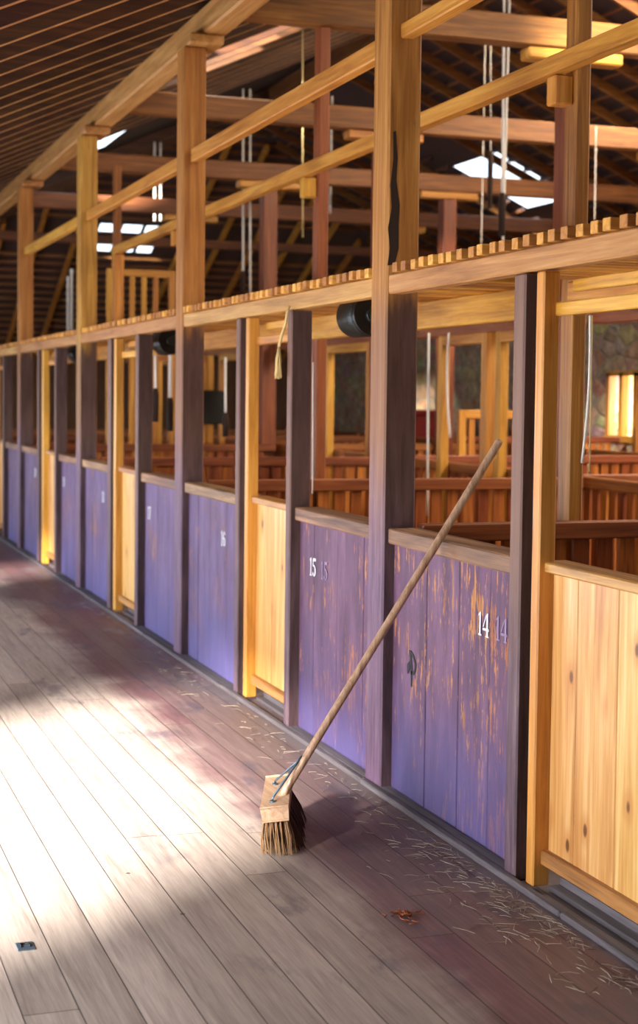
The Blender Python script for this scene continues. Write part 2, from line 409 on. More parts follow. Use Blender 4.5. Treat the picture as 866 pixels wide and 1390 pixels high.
# glass in the seen and the added skylights
sk = 0
for holes, zf in ((NEAR_H, lambda x, y: roof_z(x)+.06), (FAR_H, lambda x, y: roof_z(x)+.06), (HIP_H, lambda x, y: hip_z(y)+.06)):
    for h in holes:
        sk += 1; mb = MB()
        mb.bm.faces.new([mb.bm.verts.new((x, y, zf(x, y))) for x, y in ((h[0], h[2]), (h[1], h[2]), (h[1], h[3]), (h[0], h[3]))])
        struct(mb.build('window_%d' % (sk+len(RH)), GLASS))

# ------------------------------------------------------------------ rafters
def rafter(a, b, w, h, mat, label, group):
    o = MB().bar(a, b, w, h, (0, 0, 1)).build('rafter', mat); return tag(o, label, 'rafter', group)
y = 1.3; i = 0
ends = []
while y < 29.5:
    x1 = 4.15
    if y > 22.3: x1 = (hip_z(y)-4.03)/SL-.12
    if x1 > -3.5:
        zc = -.075
        if 16.4 < y < 20.4: x1 = .72
        yr = y
        for q in PY+[22.4]:
            if q-.02 < y < q+.19: yr = q+.22 if y > q+.085 else q-.03
        skip = [h for h in NEAR_H if h[2] < y < h[3]]
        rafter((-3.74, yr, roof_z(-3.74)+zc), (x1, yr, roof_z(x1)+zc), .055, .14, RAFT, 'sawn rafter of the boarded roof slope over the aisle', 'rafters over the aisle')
    y += .5
y = 3.1
while y < 27:
    x0 = 4.25
    if y > 22.3: x0 = 8.4-(hip_z(y)-4.03)/SL+.12
    yr = y
    for q in PY+[22.4]:
        if q-.02 < y < q+.19: yr = q+.22 if y > q+.085 else q-.03
    if any(h[2] < yr < h[3] for h in FAR_H): y += .62; continue
    if x0 < 8.1: rafter((x0, yr, roof_z(x0)-.085), (8.38, yr, roof_z(8.38)-.085), .05, .1, RF['X'], 'rafter of the battened roof slope on the stone wall side', 'rafters of the slope above the stone wall')
    y += .62
x = -3.2
while x < 8.3:
    zt = roof_z(x); y0 = 22.3+(RIDGE-zt)/.45+.15
    if 2.6 < x < 3.95: x += .62; continue
    if y0 < 29.4: rafter((x, y0, hip_z(y0)-.085), (x, 29.98, hip_z(29.98)-.085), .06, .1, OR['Y'], 'slanting rafter of the end roof slope at the far end', 'rafters of the far end slope')
    x += .62

# plates, ridge, tie beams, collars
pl = MB().box(.10, .25, -1, 28.3, 3.76, 3.925, .012).build('plate_beam', WY['Y'])
tag(pl, 'long heavy roof plate lying along the tops of the tall aisle posts', 'beam')
tag(MB().box(8.2, 8.39, -1, 26, 3.70, 3.885, .01).build('plate_beam', RF['Y']), 'far roof plate resting on top of the stone wall', 'beam')
tag(MB().box(4.15, 4.25, -3.9, 22.2, RIDGE-.22, RIDGE-.03).build('ridge_beam', RF['Y']), 'ridge beam at the peak of the main roof', 'beam')
tie_lab = {1: 'roof tie beam spanning the shed at the tall post left of panel 14', 2: 'nearest visible pale roof tie beam, at the top of the picture', 3: 'second wide roof tie beam back, crossing behind the hanging white ropes',
           4: 'third roof tie beam back, just above the bright skylight', 5: 'fourth roof tie beam back, crossing in front of the skylight', 6: 'roof tie beam nearest the far end slope'}
for k, yy in enumerate(PY[1:]+[22.4]):
    o = MB().box(.27, 8.18, yy+.02, yy+.15, *((3.9, 4.09) if yy < 22 else (3.80, 3.925)), .01).build('tie_beam', RF['X']); tag(o, tie_lab[k+1], 'beam')
    if k in (0, 1, 2):
        xa, xb = 4.2-1.75, 4.2+1.75
        o = MB().box(xa, xb, yy+.04, yy+.12, 4.78, 4.93, .008).build('collar_beam', RF['X']); tag(o, 'high collar beam between the rafters above a tie beam', 'beam', 'collar beams of the roof')

# ------------------------------------------------------------------ the tall aisle posts
post_lab = {0: 'tall aisle post nearest the camera, right of the near plank door', 1: 'big square post left of panel 14, split open above the deck beam', 2: 'tall square post between panels 16 and 17',
            3: 'tall square post between panels 18 and 19, third from the broom', 4: 'tall square post near the left edge, beyond panel 20', 5: 'farthest tall aisle post at the left edge'}
for n, y0 in enumerate(PY):
    t = thing('main_post', (PD/2, y0+PW/2, 0), post_lab[n], 'post', None)
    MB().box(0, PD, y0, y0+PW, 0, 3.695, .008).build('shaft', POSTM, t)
    MB().box(.015, .225, y0-.09, y0+.26, 3.695, 3.758, .01).build('corbel', WY['Y'], t)
    if n == 1:
        c = MB(); yf = y0-.0015
        px = [(.004, 2.13), (.012, 2.2), (.004, 2.28), (.018, 2.36), (.012, 2.45), (.022, 2.55), (.020, 2.66)]
        qx = [(.030, 2.665), (.040, 2.56), (.036, 2.47), (.052, 2.37), (.048, 2.3), (.050, 2.2), (.034, 2.135)]
        c.poly([(a, yf, b) for a, b in px+qx], .004, (0, 1, 0)); c.build('split', DARK, t)

# ------------------------------------------------------------------ stall front bays
DIG = {  # strokes on a 0..1 (w) x 0..1 (h) cell
 '1': [[(.36, 0), (.64, 0), (.64, 1), (.5, 1), (.36, .9)], [(.15, 0), (.32, 0), (.32, .07), (.15, .07)], [(.68, 0), (.85, 0), (.85, .07), (.68, .07)], [(.14, .8), (.32, .86), (.32, .94), (.14, .86)]],
 '4': [[(.6, 0), (.84, 0), (.84, 1), (.72, 1), (.6, .9)], [(.02, .26), (.56, .26), (.56, .36), (.02, .36)], [(.02, .4), (.14, .4), (.56, .86), (.56, .98)], [(.88, .26), (1., .26), (1., .36), (.88, .36)], [(.48, 0), (.57, 0), (.57, .06), (.48, .06)], [(.87, 0), (.96, 0), (.96, .06), (.87, .06)]],
 '7': [[(.05, .86), (.95, .86), (.95, 1), (.05, 1)], [(.05, .7), (.16, .7), (.16, .83), (.05, .83)], [(.35, 0), (.62, 0), (.66, .3), (.95, .83), (.72, .83), (.42, .4)]],
 '9': None, '8': None, '5': None, '6': None, '2': [[(.05, 0), (.95, 0), (.95, .15), (.3, .15), (.05, .06)], [(.05, .18), (.3, .18), (.92, .6), (.92, .8), (.66, .8), (.66, .6)], [(.05, .72), (.3, .72), (.34, .88), (.6, .9), (.9, .84), (.7, 1), (.25, 1), (.05, .88)]], '0': None}
def arc(cx, cy, rx, ry, wx, wy, a0, a1, n=10):
    A = [(a0+(a1-a0)*k/n) for k in range(n+1)]
    return [(cx+rx*math.cos(t), cy+ry*math.sin(t)) for t in A]+[(cx+(rx-wx)*math.cos(t), cy+(ry-wy)*math.sin(t)) for t in reversed(A)]
R_ = math.radians
DIG['0'] = [arc(.5, .5, .48, .5, .3, .1, R_(-82), R_(82)), arc(.5, .5, .48, .5, .3, .1, R_(98), R_(262))]
DIG['5'] = [[(.15, .55), (.27, .55), (.27, .97), (.15, .97)], [(.3, .84), (.85, .84), (.92, 1), (.3, 1)], arc(.42, .32, .5, .32, .28, .09, R_(-95), R_(110)), [(.02, .1), (.25, .03), (.25, .2), (.05, .22)]]
DIG['6'] = [arc(.52, .5, .5, .5, .28, .1, R_(100), R_(262), 14), arc(.54, .3, .44, .3, .26, .08, R_(-84), R_(120)), [(.66, .98), (.9, .9), (.9, .76), (.68, .78)]]
DIG['8'] = [arc(.5, .74, .4, .26, .24, .08, R_(-80), R_(80)), arc(.5, .74, .4, .26, .24, .08, R_(100), R_(260)), arc(.5, .26, .48, .26, .28, .08, R_(-80), R_(80)), arc(.5, .26, .48, .26, .28, .08, R_(100), R_(260))]
DIG['9'] = [[(1-a, 1-b) for a, b in s] for s in DIG['6']]
def number(txt, y_left, z0, h, w, xf, mat, parent, name='stencil_number'):
    mb = MB(); yy = y_left
    for ch in txt:
        cw = w*(.72 if ch == '1' else 1.)
        for s in DIG[ch]:
            # clean order so that normal faces the aisle; reading direction is -Y
            mb.poly([(xf, yy-u*cw, z0+v*h) for u, v in s], .0012, (-1, 0, 0))
        yy -= cw*1.08
    return mb.build(name, mat, parent)

def stall_panel(ya, yb, seams, label, num=None, ghost=None, worn=PAINT):
    t = thing('stall_panel', (.06, (ya+yb)/2, 0), label, 'panel')
    mb = MB(); e = [ya]+sorted(seams)+[yb]
    for a, b in zip(e, e[1:]): mb.box(.05+random.uniform(-.0015, .0015), .078, a+.003, b-.003, .012, 1.02, .003)
    mb.build('planks', worn, t)
    MB().box(.085, .1, ya+.01, yb-.01, .06, 1.0).build('backing', DARK, t)
    MB().box(.02, .15, ya+.004, yb-.004, 1.012, 1.075, .006).build('ledge', LEDGE, t)
    MB().box(-.004, .046, ya+.004, yb-.004, 0.001, .02, .004).build('foot_rail', GREYW, t)
    if num: number(num[0], num[1], num[2], .086, .052, .0472, WHITE, t)
    if ghost: g_ = number(ghost[0], ghost[1], ghost[2], .086, .052, .0472, GHOST, t); g_['label'] = 'faded ghost of a stencilled number'
    return t
def stud(y0, y1, depth, label, mat=STUDM, top=2.012):
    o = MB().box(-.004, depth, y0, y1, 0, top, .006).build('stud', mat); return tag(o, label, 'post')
def plank_door(ya, yb, jamb0, jamb1, label, seams):
    """varnished plank door between ya (near) and the jamb (far)"""
    t = thing('plank_door', (.05, (ya+yb)/2, 0), label, 'door')
    mb = MB(); e = [ya]+sorted(seams)+[jamb0-.002]
    for a, b in zip(e, e[1:]): mb.box(.052, .074, a+.0015, b-.0015, .115, 1.05, .003)
    mb.build('boards', DOORB, t)
    MB().box(.022, .12, ya+.002, jamb1-.012, 1.045, 1.08, .005).build('top_rail', DRAIL, t)
    MB().box(.028, .06, ya+.002, jamb1-.012, .092, .14, .004).build('bottom_rail', DRAIL, t)
    MB().box(.0, .06, jamb0, jamb1, .02, 2.01, .005).build('jamb', JAMB, t)
    MB().box(.044, .062, ya+.002, jamb0+.02, 1.868, 1.912, .004).build('head_rail', OR['Y'], t)
    MB().box(.085, .11, ya+.002, jamb0-.03, 1.945, 1.985, .004).build('runner', OR['Y'], t)
    b = MB(); b.box(.06, .16, ya+.002, jamb0, .004, .02); b.box(.1, .13, ya+.002, jamb0, .02, .045); b.box(.14, .17, ya+.002, jamb0, .02, .09)
    b.build('threshold', GREYW, t)
    return t

def bay(n, S2, J, S3, seams_near, seams_far, lab_near, lab_far, num_near, num_far, door_lab, stud_labs, dseams, g_near=None):
    p0, p1 = PY[n]+PW, PY[n+1] if n+1 < len(PY) else PY[n]+3.35
    stall_panel(p0, S2[0], seams_near, lab_near, num_near, g_near, PAINT if n < 2 else PAINT_LOW)
    stud(S2[0], S2[1], .10, stud_labs[0])
    plank_door(S2[1], J[1], J[0], J[1], door_lab, dseams)
    stud(S3[0], S3[1], .10, stud_labs[1])
    stall_panel(S3[1], p1, seams_far, lab_far, num_far, GH.get(n), PAINT if n < 1 else PAINT_LOW)
GH = {0: ('14', 4.82, .765)}
bay(0, (3.62, 3.69), (4.418, 4.470), (4.543, 4.623), [2.9, 3.26], [4.87, 5.133, 5.433], 'purple painted stall panel right of the near plank door', 'worn purple plank stall panel stencilled 14, behind the broom handle', None, ('14', 4.965, .762),
    'big varnished pine plank door at the right edge, nearest the camera', ('stud on the near side of the nearest plank door', 'dark stud between panel 14 and the nearest plank door'), [3.96, 4.0+.249-.25+.0, 4.249] if False else [4.0, 4.249])
bay(1, (6.975, 7.042), (7.70, 7.752), (7.851, 7.92), [6.115, 6.444, 6.764], [8.25, 8.62, 8.88], 'flaking purple plank stall panel stencilled 15, left of the split post', 'purple plank stall panel stencilled 16', ('15', 6.82, .765), ('16', 8.37, .758),
    'varnished pine plank door between panels 15 and 16', ('dark stud between panel 15 and the second plank door', 'dark stud right beside panel 16 and the second plank door'), [7.2, 7.44], ('15', 6.66, .765))
bay(2, (10.314, 10.396), (11.07, 11.136), (11.235, 11.345), [9.6, 9.95], [11.6, 11.9, 12.2], 'bluish purple stall panel stencilled 17, left of the second tall post', 'bluish purple stall panel stencilled 18', ('17', 10.215, .765), ('18', 11.8, .77),
    'pine plank door between panels 17 and 18', ('near stud of the third plank door, left of the panel with faded 17', 'far stud of the third plank door, touching its yellow jamb'), [10.62, 10.86])
bay(3, (13.64, 13.707), (14.35, 14.43), (14.603, 14.68), [13., 13.35], [15., 15.4], 'purple stall panel stencilled 19, beyond the third tall post', 'reddish purple stall panel stencilled 20, far down the row', ('19', 13.56, .79), ('20', 15.17, .79),
    'small looking pine plank door between panels 19 and 20', ('near stud of the small fourth plank door', 'far stud of the small fourth plank door, beside the reddish panel'), [13.95, 14.18])
bay(4, (17.05, 17.12), (17.75, 17.81), (17.95, 18.02), [16.4, 16.75], [18.4, 18.8], 'purple stall panel at the left edge, beyond the post after panel 20', 'farthest purple stall panel of the row', None, None,
    'farthest plank door, cut by the left edge', ('stud before the farthest plank door', 'stud after the farthest plank door'), [17.35, 17.55])
# black brushed letter on panel 14
for o in [q for q in bpy.data.objects if q.get('label', '').startswith('worn purple plank stall panel stencilled 14')]:
    mb = MB(); X = .0470
    def pz(pts): mb.poly([(X, a, b) for a, b in pts], .001, (-1, 0, 0))
    pz([(5.596, .606), (5.574, .606), (5.561, .54), (5.563, .464), (5.571, .464), (5.578, .54)])
    for q in ([(5.572, .606), (5.548, .594), (5.552, .578), (5.572, .588)], [(5.548, .594), (5.524, .566), (5.538, .560), (5.552, .578)], [(5.524, .566), (5.522, .536), (5.537, .540), (5.538, .560)], [(5.522, .536), (5.545, .514), (5.552, .528), (5.537, .540)], [(5.545, .514), (5.574, .512), (5.574, .526), (5.552, .528)]): pz(q)
    pz([(5.612, .548), (5.590, .562), (5.580, .54), (5.594, .516), (5.610, .508)])
    mb.build('brushed_letter', BLUEBLK, o)

# base sill along the stall front
sl_ = MB()
yy = 2.5
while yy < 19:
    L = random.uniform(1.6, 2.8); sl_.box(-.035, -.006, yy, min(yy+L, 19.3)-.006, 0, .022, .005, jit=.003); yy += L
struct(sl_.build('baseboard_right', GREYW))

# ------------------------------------------------------------------ deck ( front beam, back beam, slats )
for n in range(len(PY)-1):
    a, b = PY[n]+PW, PY[n+1]
    lab = ['front beam of the slatted deck above the nearest plank door, right of the split post', 'front beam of the slatted deck above panels 15 and 16', 'front beam of the slatted deck above panels 17 and 18', 'front beam of the slatted deck above panels 19 and 20', 'front beam of the slatted deck at the left edge'][n]
    tag(MB().box(.008, .075, a+.001, b-.001, 2.016, 2.094, .006).build('deck_beam', WY['Y']), lab, 'beam')
    lab2 = ['slatted wooden deck right of the split post, above the nearest plank door', 'slatted deck with sunlit slat ends, just left of the split post', 'slatted deck left of the second tall post, before a light slatted gate', 'narrow looking slatted deck beyond the third tall post', 'farthest slatted deck at the left edge'][n]
    t = thing('slatted_deck', (.45, (a+b)/2, 2.09), lab2, 'deck')
    k = 0; base = None; sp = .0872
    y = a+.02 if n else 3.904-.0872*15
    while y < b-.05:
        if base is None:
            mb = MB(); mb.box(-.006, .857, y, y+.044, 2.095, 2.133, .002); base = mb.build('slat', SLAT, t); y00 = y
        else:
            c = base.copy(); COL.objects.link(c); c.parent = t; c.location = (random.uniform(-.006, .004), y-y00, random.uniform(-.001, .0025))
        y += sp
    MB().box(.80, .86, a-PW+.2, b-.02, 1.955, 2.092, .006).build('back_bearer', OR['Y'], t)

# rails between the posts
for n in range(1, 4):
    a, b = PY[n]+PW, PY[n+1]
    lab = ['', 'upper hand rail let into the tall posts above panels 15 and 16', 'upper rail let into the tall posts above panels 17 and 18', 'far left upper rail above panels 19 and 20'][n]
    tag(MB().box(.045, .105, a+.001, b-.001, 3.005, 3.085, .006).build('upper_rail', OR['Y']), lab, 'rail')
tag(MB().box(.045, .105, 2.6, PY[1]-.001, 3.03, 3.09, .006).build('upper_rail', OR['Y']), 'short looking upper rail at the top, right of the split post', 'rail')
tag(MB().box(.755, .825, 2.6, 14.95, 2.965, 3.04, .006).build('lower_rail', OR['Y']), 'long rail running across in front of the inner posts, on wooden cleats', 'rail')

# inner posts behind the deck
for k, y0 in enumerate((5.825, 9.12, 12.5, 15.33)):
    lab = ['inner post rising behind the deck near the right edge, dark grained', 'dark red inner post with cleat, seen left of the split post', 'inner post hidden beside the second tall post', 'far inner post at the left end of the long rail'][k]
    t = thing('inner_post', (.9, y0+.06, 0), lab, 'post')
    MB().box(.862, .935, y0, y0+.1, 0, 3.89, .008).build('shaft', RD['Z'] if k else STREAK, t)
    if k < 3: MB().box(.775, .861, y0+.02, y0+.1, 2.84, 2.963, .006).build('cleat', JAMB, t)
t = tag(MB().box(.76, .855, 14.82, 14.95, 2.134, 2.964, .006).build('short_post', JAMB), 'short yellow post standing on the deck under the far end of the long rail', 'post')

# post row deeper in the shed with bolsters
for (px, yy, lab) in ((2.66, 9.13, 'post under the nearest tie beam, behind the dark inner post'), (2.66, 12.51, 'post under the second tie beam, hidden behind the split post'), (2.66, 15.85, 'grey edged interior post under the third tie beam'),
                  (4.75, 15.85, 'interior post under the third tie beam, right of the split post'), (2.66, 19.22, 'interior post far back under the fourth tie beam'), (5.55, 12.51, 'interior post beyond the pens at the right'), (5.55, 19.22, 'interior post near the far skylight'), (5.55, 9.13, 'interior post off to the right')):
    t = thing('interior_post', (px, yy+.08, 0), lab, 'post')
    MB().box(px-.08, px+.08, yy, yy+.16, 0, 3.82, .008).build('shaft', RD['Z'], t)
    MB().box(px-.35, px+.35, yy+.01, yy+.15, 3.82, 3.898, .012).build('bolster', OR['X'], t)

# ------------------------------------------------------------------ pens
PK = {}
def fence(axis, c, u0, u1, label, top=1.09, ph=.11, cat='fence', wid=.075, rail_m=None, low=.1, group=None):
    rm = rail_m or RD
    if axis == 'X':
        t = thing('pen_fence', ((u0+u1)/2, c, 0), label, cat, group)
        MB().box(u0, u1, c-.03, c+.03, top-.075, top, .006).build('top_rail', rm['X'], t)
        MB().box(u0, u1, c-.02, c+.02, low+.05, low+.12, .004).build('bottom_rail', rm['X'], t)
    else:
        t = thing('pen_fence', (c, (u0+u1)/2, 0), label, cat, group)
        MB().box(c-.03, c+.03, u0, u1, top-.075, top, .006).build('top_rail', rm['Y'], t)
        MB().box(c-.02, c+.02, u0, u1, low+.05, low+.12, .004).build('bottom_rail', rm['Y'], t)
    key = (axis, round(top, 2), wid)
    if key not in PK:
        mb = MB()
        if axis == 'X': mb.box(-wid/2, wid/2, -.012, .012, low, top-.076, .002)
        else: mb.box(-.012, .012, -wid/2, wid/2, low, top-.076, .002)
        o = mb.build('picket', PICK); PK[key] = o.data; bpy.data.objects.remove(o)
    n = max(1, int((u1-u0-.06)/ph))
    for i in range(n):
        u = u0+.06+(i+.2)*ph
        o = bpy.data.objects.new('picket', PK[key]); COL.objects.link(o); o.parent = t
        if axis == 'X': o.location = (u-(u0+u1)/2, .005, 0)
        else: o.location = (0, u-(u0+u1)/2, 0)
        o.rotation_euler.z = random.uniform(-.05, .05)
    return t
yc = [5.775, 9.07, 12.45, 15.8, 19.15, 22.5]
nm = ['nearest cross fence of the pens, dark rail just behind panel 14', 'second cross fence of the pens, seen above the nearest dark rail', 'third cross fence of the pens, behind panels 17 and 18', 'fourth cross fence of the pens, behind panels 19 and 20', 'fifth cross fence of the pens, far left', 'farthest cross fence of the catching pens']
for k, yy in enumerate(yc): fence('X', yy, .16, 2.72, nm[k])
ly = [(4.2, 7.4), (7.5, 10.45), (10.55, 13.8), (13.9, 17.1), (17.2, 20.4), (20.5, 24)]
nl = ['nearest', 'second', 'third', 'fourth', 'fifth', 'farthest']
for k, (a, b) in enumerate(ly): fence('Y', 2.8, a, b, nl[k]+' length of picket fence along the back of the catching pens')
for k, yy in enumerate([9.3, 12.6, 15.95, 19.3, 22.6]): fence('X', yy+.1, 2.9, 5.4, nl[k]+' cross fence in the middle row of pens', top=1.09)
for k, (a, b) in enumerate([(7.6, 10.9), (11., 14.2), (14.3, 17.5), (17.6, 21), (21.1, 24.5)]): fence('Y', 5.68, a, b, nl[k]+' length of picket fence between the middle pens and the stone wall')
fence('X', 18.0, 5.75, 8.2, 'far cross fence in front of the white windows', top=1.12)
fence('X', 13.4, 5.75, 8.2, 'cross fence close to the stone wall', top=1.12)
# slender gate frames along the pen line x=2.8
gf = [(10.48, 11.42, 'orange gate frame with white cords, just right of the split post'), (9.62, 10.36, 'pale pine gate frame close to the stud of panel 14'), (12.9, 14.15, 'pinkish gate frame before the dark stone wall, left of the split post'),
      (7.4, 8.3, 'gate frame of orange uprights beside the nearest pens'), (16.95, 18.0, 'far gate frame behind panels 17 and 18'), (20.3, 21.3, 'farthest gate frame of the pens')]
for ya, yb, lab in gf:
    t = thing('gate_frame', (2.72, ya, 0), lab, 'frame')
    MB().box(2.675, 2.765, ya, ya+.09, 0, 2.1, .006).build('upright', OR['Z'], t)
    MB().box(2.69, 2.765, yb-.08, yb, 0, 2.1, .006).build('upright', OR['Z'], t)
    MB().box(2.69, 2.75, ya+.09, yb-.08, 2.02, 2.1, .006).build('head', OR['Y'], t)
for a, b, lab in ((4.2, 9.05, 'nearest long beam over the back of the pens'), (9.3, 12.45, 'long beam over the pen gates right of the split post'), (12.7, 15.8, 'long beam over the pen gates left of the split post'), (16.1, 24, 'far long beam over the pen gates')):
    tag(MB().box(2.745, 2.86, a, b, 2.102, 2.24, .006).build('pen_beam', RD['Y']), lab, 'beam')

# tall slatted gates standing in the pens
def tall_gate(axis, c, u0, u1, z0, z1, label, ph=.13, mat=OR):
    loc = ((u0+u1)/2, c, z0) if axis == 'X' else (c, (u0+u1)/2, z0)
    t = thing('slatted_gate', loc, label, 'gate')
    def bx(ua, ub, za, zb, th, name, m):
        if axis == 'X': MB().box(ua, ub, c-th, c+th, za, zb, .004).build(name, m, t)
        else: MB().box(c-th, c+th, ua, ub, za, zb, .004).build(name, m, t)
    bx(u0, u0+.07, z0, z1, .03, 'stile', mat['Z']); bx(u1-.07, u1, z0, z1, .03, 'stile', mat['Z'])
    bx(u0+.07, u1-.07, z1-.08, z1, .025, 'rail', mat[axis]); bx(u0+.07, u1-.07, z0+.05, z0+.13, .025, 'rail', mat[axis])
    u = u0+.07+ph*.6
    while u < u1-.1:
        bx(u-.03, u+.03, z0+.13, z1-.08, .012, 'slat', mat['Z']); u += ph
    return t
SG = tall_gate('X', 17.0, 1.45, 2.35, 0, 2.06, 'tall slatted gate with a black panel for a dark opening, right of the second tall post')
tall_gate('X', 16.4, 1.0, 1.75, 0, 2.95, 'tall light slatted gate rising above the deck, left of the second tall post')
tall_gate('X', 12.9, 3.55, 4.25, .3, 1.5, 'tall picket gate with a bright top rail, right of the split post', ph=.11)
tall_gate('X', 14.6, 6.4, 7.5, .3, 1.3, 'slatted gate near the stone wall at the right')

# sorting table, timber and gear against the stone wall
t = thing('newel_post', (6.4, 13.9, 0), 'free standing orange post with a pointed cap before the stone wall', 'post')
MB().box(6.33, 6.47, 13.83, 13.97, 0, 1.75, .008).build('shaft', OR['Z'], t)
mb = MB(); v = [mb.bm.verts.new(p) for p in ((6.29, 13.79, 1.75), (6.51, 13.79, 1.75), (6.51, 14.01, 1.75), (6.29, 14.01, 1.75), (6.4, 13.9, 1.86))]
for q in ((0, 1, 4), (1, 2, 4), (2, 3, 4), (3, 0, 4), (3, 2, 1, 0)): mb.bm.faces.new([v[i] for i in q])
mb.build('cap', OR['Z'], t)
t = thing('wool_press', (7.0, 22.2, 0), 'red painted metal press box by the stone wall, left of the split post', 'press')
REDM = flat('red enamel', '#8f1d1d', .45, 0, .25)
MB().box(6.55, 7.4, 21.9, 22.6, .05, 1.35, .02).build('box', REDM, t)
MB().box(6.5, 7.45, 21.85, 22.65, 1.35, 1.42, .01).build('lid', REDM, t)
mb = MB()
for a in (6.6, 7.3):
    for b in (21.95, 22.5): mb.box(a, a+.06, b, b+.06, 0, .05)
mb.build('foot', BLACK, t)
t = thing('machine', (7.7, 19.6, 0), 'black low machine beside the red press box', 'machine')
MB().box(7.3, 8.1, 20.4, 21.2, .0, .85, .04).build('body', BLACK, t)
MB().tube([(7.7, 20.8, .85), (7.7, 20.8, 1.2)], [.3, .22], 16).build('hopper', BLACK, t)

# black electric shearing drums under the deck, left of each tall post
for k, (cy) in enumerate((6.72, 10.62, 14.05)):
    lab = ['black round motor drum under the deck beam, left of the split post', 'black round motor drum under the deck beam, left of the second tall post', 'black motor drum under the deck beam, left of the third tall post'][k]
    cx, cz, r = .30, 1.985, .1
    t = thing('motor_drum', (cx, cy, cz-r), lab, 'motor')
    n = 28
    MB().tube([(cx, cy, cz), (cx, cy+.012, cz), (cx, cy+.2, cz), (cx, cy+.22, cz)], [r*.95, r, r, r*.9], n).build('casing', DKGREEN, t)
    ec = MB().tube([(cx, cy-.025, cz), (cx, cy-.001, cz)], [r*.93, r*.98], n).build('end_cap', BLACK, t)
    MB().tube([(cx, cy-.045, cz), (cx, cy-.026, cz)], [r*.35, r*.4], 16).build('hub', DKGREEN, ec)
    MB().box(cx-.03, cx+.03, cy+.06, cy+.16, cz+r*.9, 2.0945).build('hanger', BLACK, t)

# ------------------------------------------------------------------ ropes and cords
def rope(pts, r, label, mat=ROPE, group=None, handle=None):
    if handle is None:
        o = MB().tube(pts, r, 6).build('hanging_rope', mat); return tag(o, label, 'rope', group)
    t = thing('hanging_rope', pts[-1], label, 'rope', group)
    MB().tube(pts, r, 6).build('rope', mat, t)
    e = Vector(pts[-1]); MB().tube([e, e+Vector((0, 0, -.06)), e+Vector((0, 0, -handle))], [.02, .03, .026], 8).build('handle', DARK, t)
    return t
def line(a, b, sag=(0, 0, 0), n=10):
    a, b = Vector(a), Vector(b); s = Vector(sag)
    return [a.lerp(b, i/n)+s*math.sin(PI*i/n) for i in range(n+1)]
for a, b, sag, r, lab, mt, grip in (
    ((2.822, 10.6, 5.2), (2.843, 10.6, 3.151), (0, 0, 0), 0.011, 'left rope of the white pair hanging before the skylight, with a dark handle', ROPE, 0.32),
    ((2.928, 10.7, 5.2), (2.901, 10.7, 2.704), (0, 0, 0), 0.011, 'right rope of the white pair hanging before the skylight', ROPE, None),
    ((4.087, 13.6, 5.2), (4.081, 13.6, 2.994), (0, 0, 0), 0.006, 'thin cord hanging left of the white rope pair', ROPE, None),
    ((4.188, 13.7, 5.2), (4.211, 13.7, 4.0), (0, 0, 0), 0.006, 'thin cord with a dark stick in front of the skylight', ROPE, 0.55),
    ((4.631, 12.4, 4.054), (4.635, 12.4, 3.214), (0, 0, 0), 0.006, 'single white cord hanging at the right of the dark inner post', ROPE, None),
    ((2.111, 13.2, 4.95), (2.134, 13.2, 3.031), (0, 0, 0), 0.007, 'tan cord hanging right of the second tall post', TWINE, None),
    ((3.606, 16.6, 5.0), (3.597, 16.6, 3.68), (0, 0, 0), 0.012, 'white rope hanging just right of the dark red inner post', ROPE, None),
    ((2.558, 16.6, 5.0), (2.577, 16.6, 2.994), (0, 0, 0), 0.012, 'left rope of the white pair right of the second tall post, with a handle', ROPE, 0.35),
    ((2.639, 16.6, 5.0), (2.662, 16.6, 2.653), (0, 0, 0), 0.012, 'right rope of the white pair right of the second tall post', ROPE, None),
    ((2.549, 20.5, 5.0), (2.556, 20.5, 3.95), (0, 0, 0), 0.014, 'left cord of the faint pair left of the second tall post', ROPE, None),
    ((2.468, 20.5, 5.0), (2.475, 20.5, 3.946), (0, 0, 0), 0.014, 'right cord of the faint pair left of the second tall post', ROPE, None),
    ((1.215, 20.0, 3.124), (1.218, 20.0, 2.413), (0, 0, 0), 0.014, 'left of the two pale cords beside the third tall post', ROPE, None),
    ((1.281, 20.1, 3.229), (1.283, 20.1, 2.418), (0, 0, 0), 0.018, 'right of the two pale cords beside the third tall post', ROPE, None),
    ((0.603, 5.2, 1.922), (0.664, 5.35, 1.356), (0.012, 0, 0), 0.006, 'white cord curving down beside the dark inner post', ROPE, None),
    ((0.78, 5.5, 1.94), (0.837, 5.6, 1.309), (0, 0, 0), 0.0035, 'thin tan string beside the curved white cord', TWINE, None),
    ((2.598, 11.0, 2.109), (2.625, 11.0, 1.298), (-0.02, 0, 0), 0.01, 'white cord hanging in the orange gate frame', ROPE, None),
    ((2.821, 10.85, 2.177), (2.85, 10.85, 1.314), (0.01, 0, 0), 0.008, 'white cord hanging on the right side of the gate frame', ROPE, None),
    ((2.345, 10.8, 2.096), (2.355, 10.8, 0.707), (0, 0, 0), 0.01, 'pale rope hanging close to the right side of the split post', ROPE, None),
    ((0.183, 7.2, 1.771), (0.187, 7.2, 1.123), (0, 0, 0), 0.0035, 'thin white string along the stud left of panel 15', ROPE, None),
    ((0.651, 12.6, 1.935), (0.653, 12.6, 1.659), (0, 0, 0), 0.012, 'left rope with dark grip under the deck by the second tall post', ROPE, 0.28),
    ((0.801, 12.7, 1.952), (0.803, 12.7, 1.581), (0, 0, 0), 0.014, 'right rope with dark grip under the deck by the second tall post', ROPE, 0.28),
    ((1.199, 12.4, 1.923), (1.203, 12.4, 1.463), (0, 0, 0), 0.01, 'rope with a dark weight right of the dark opening panel', ROPE, 0.2),
):
    rope(line(a, b, sag), r, lab, mt, None, grip)
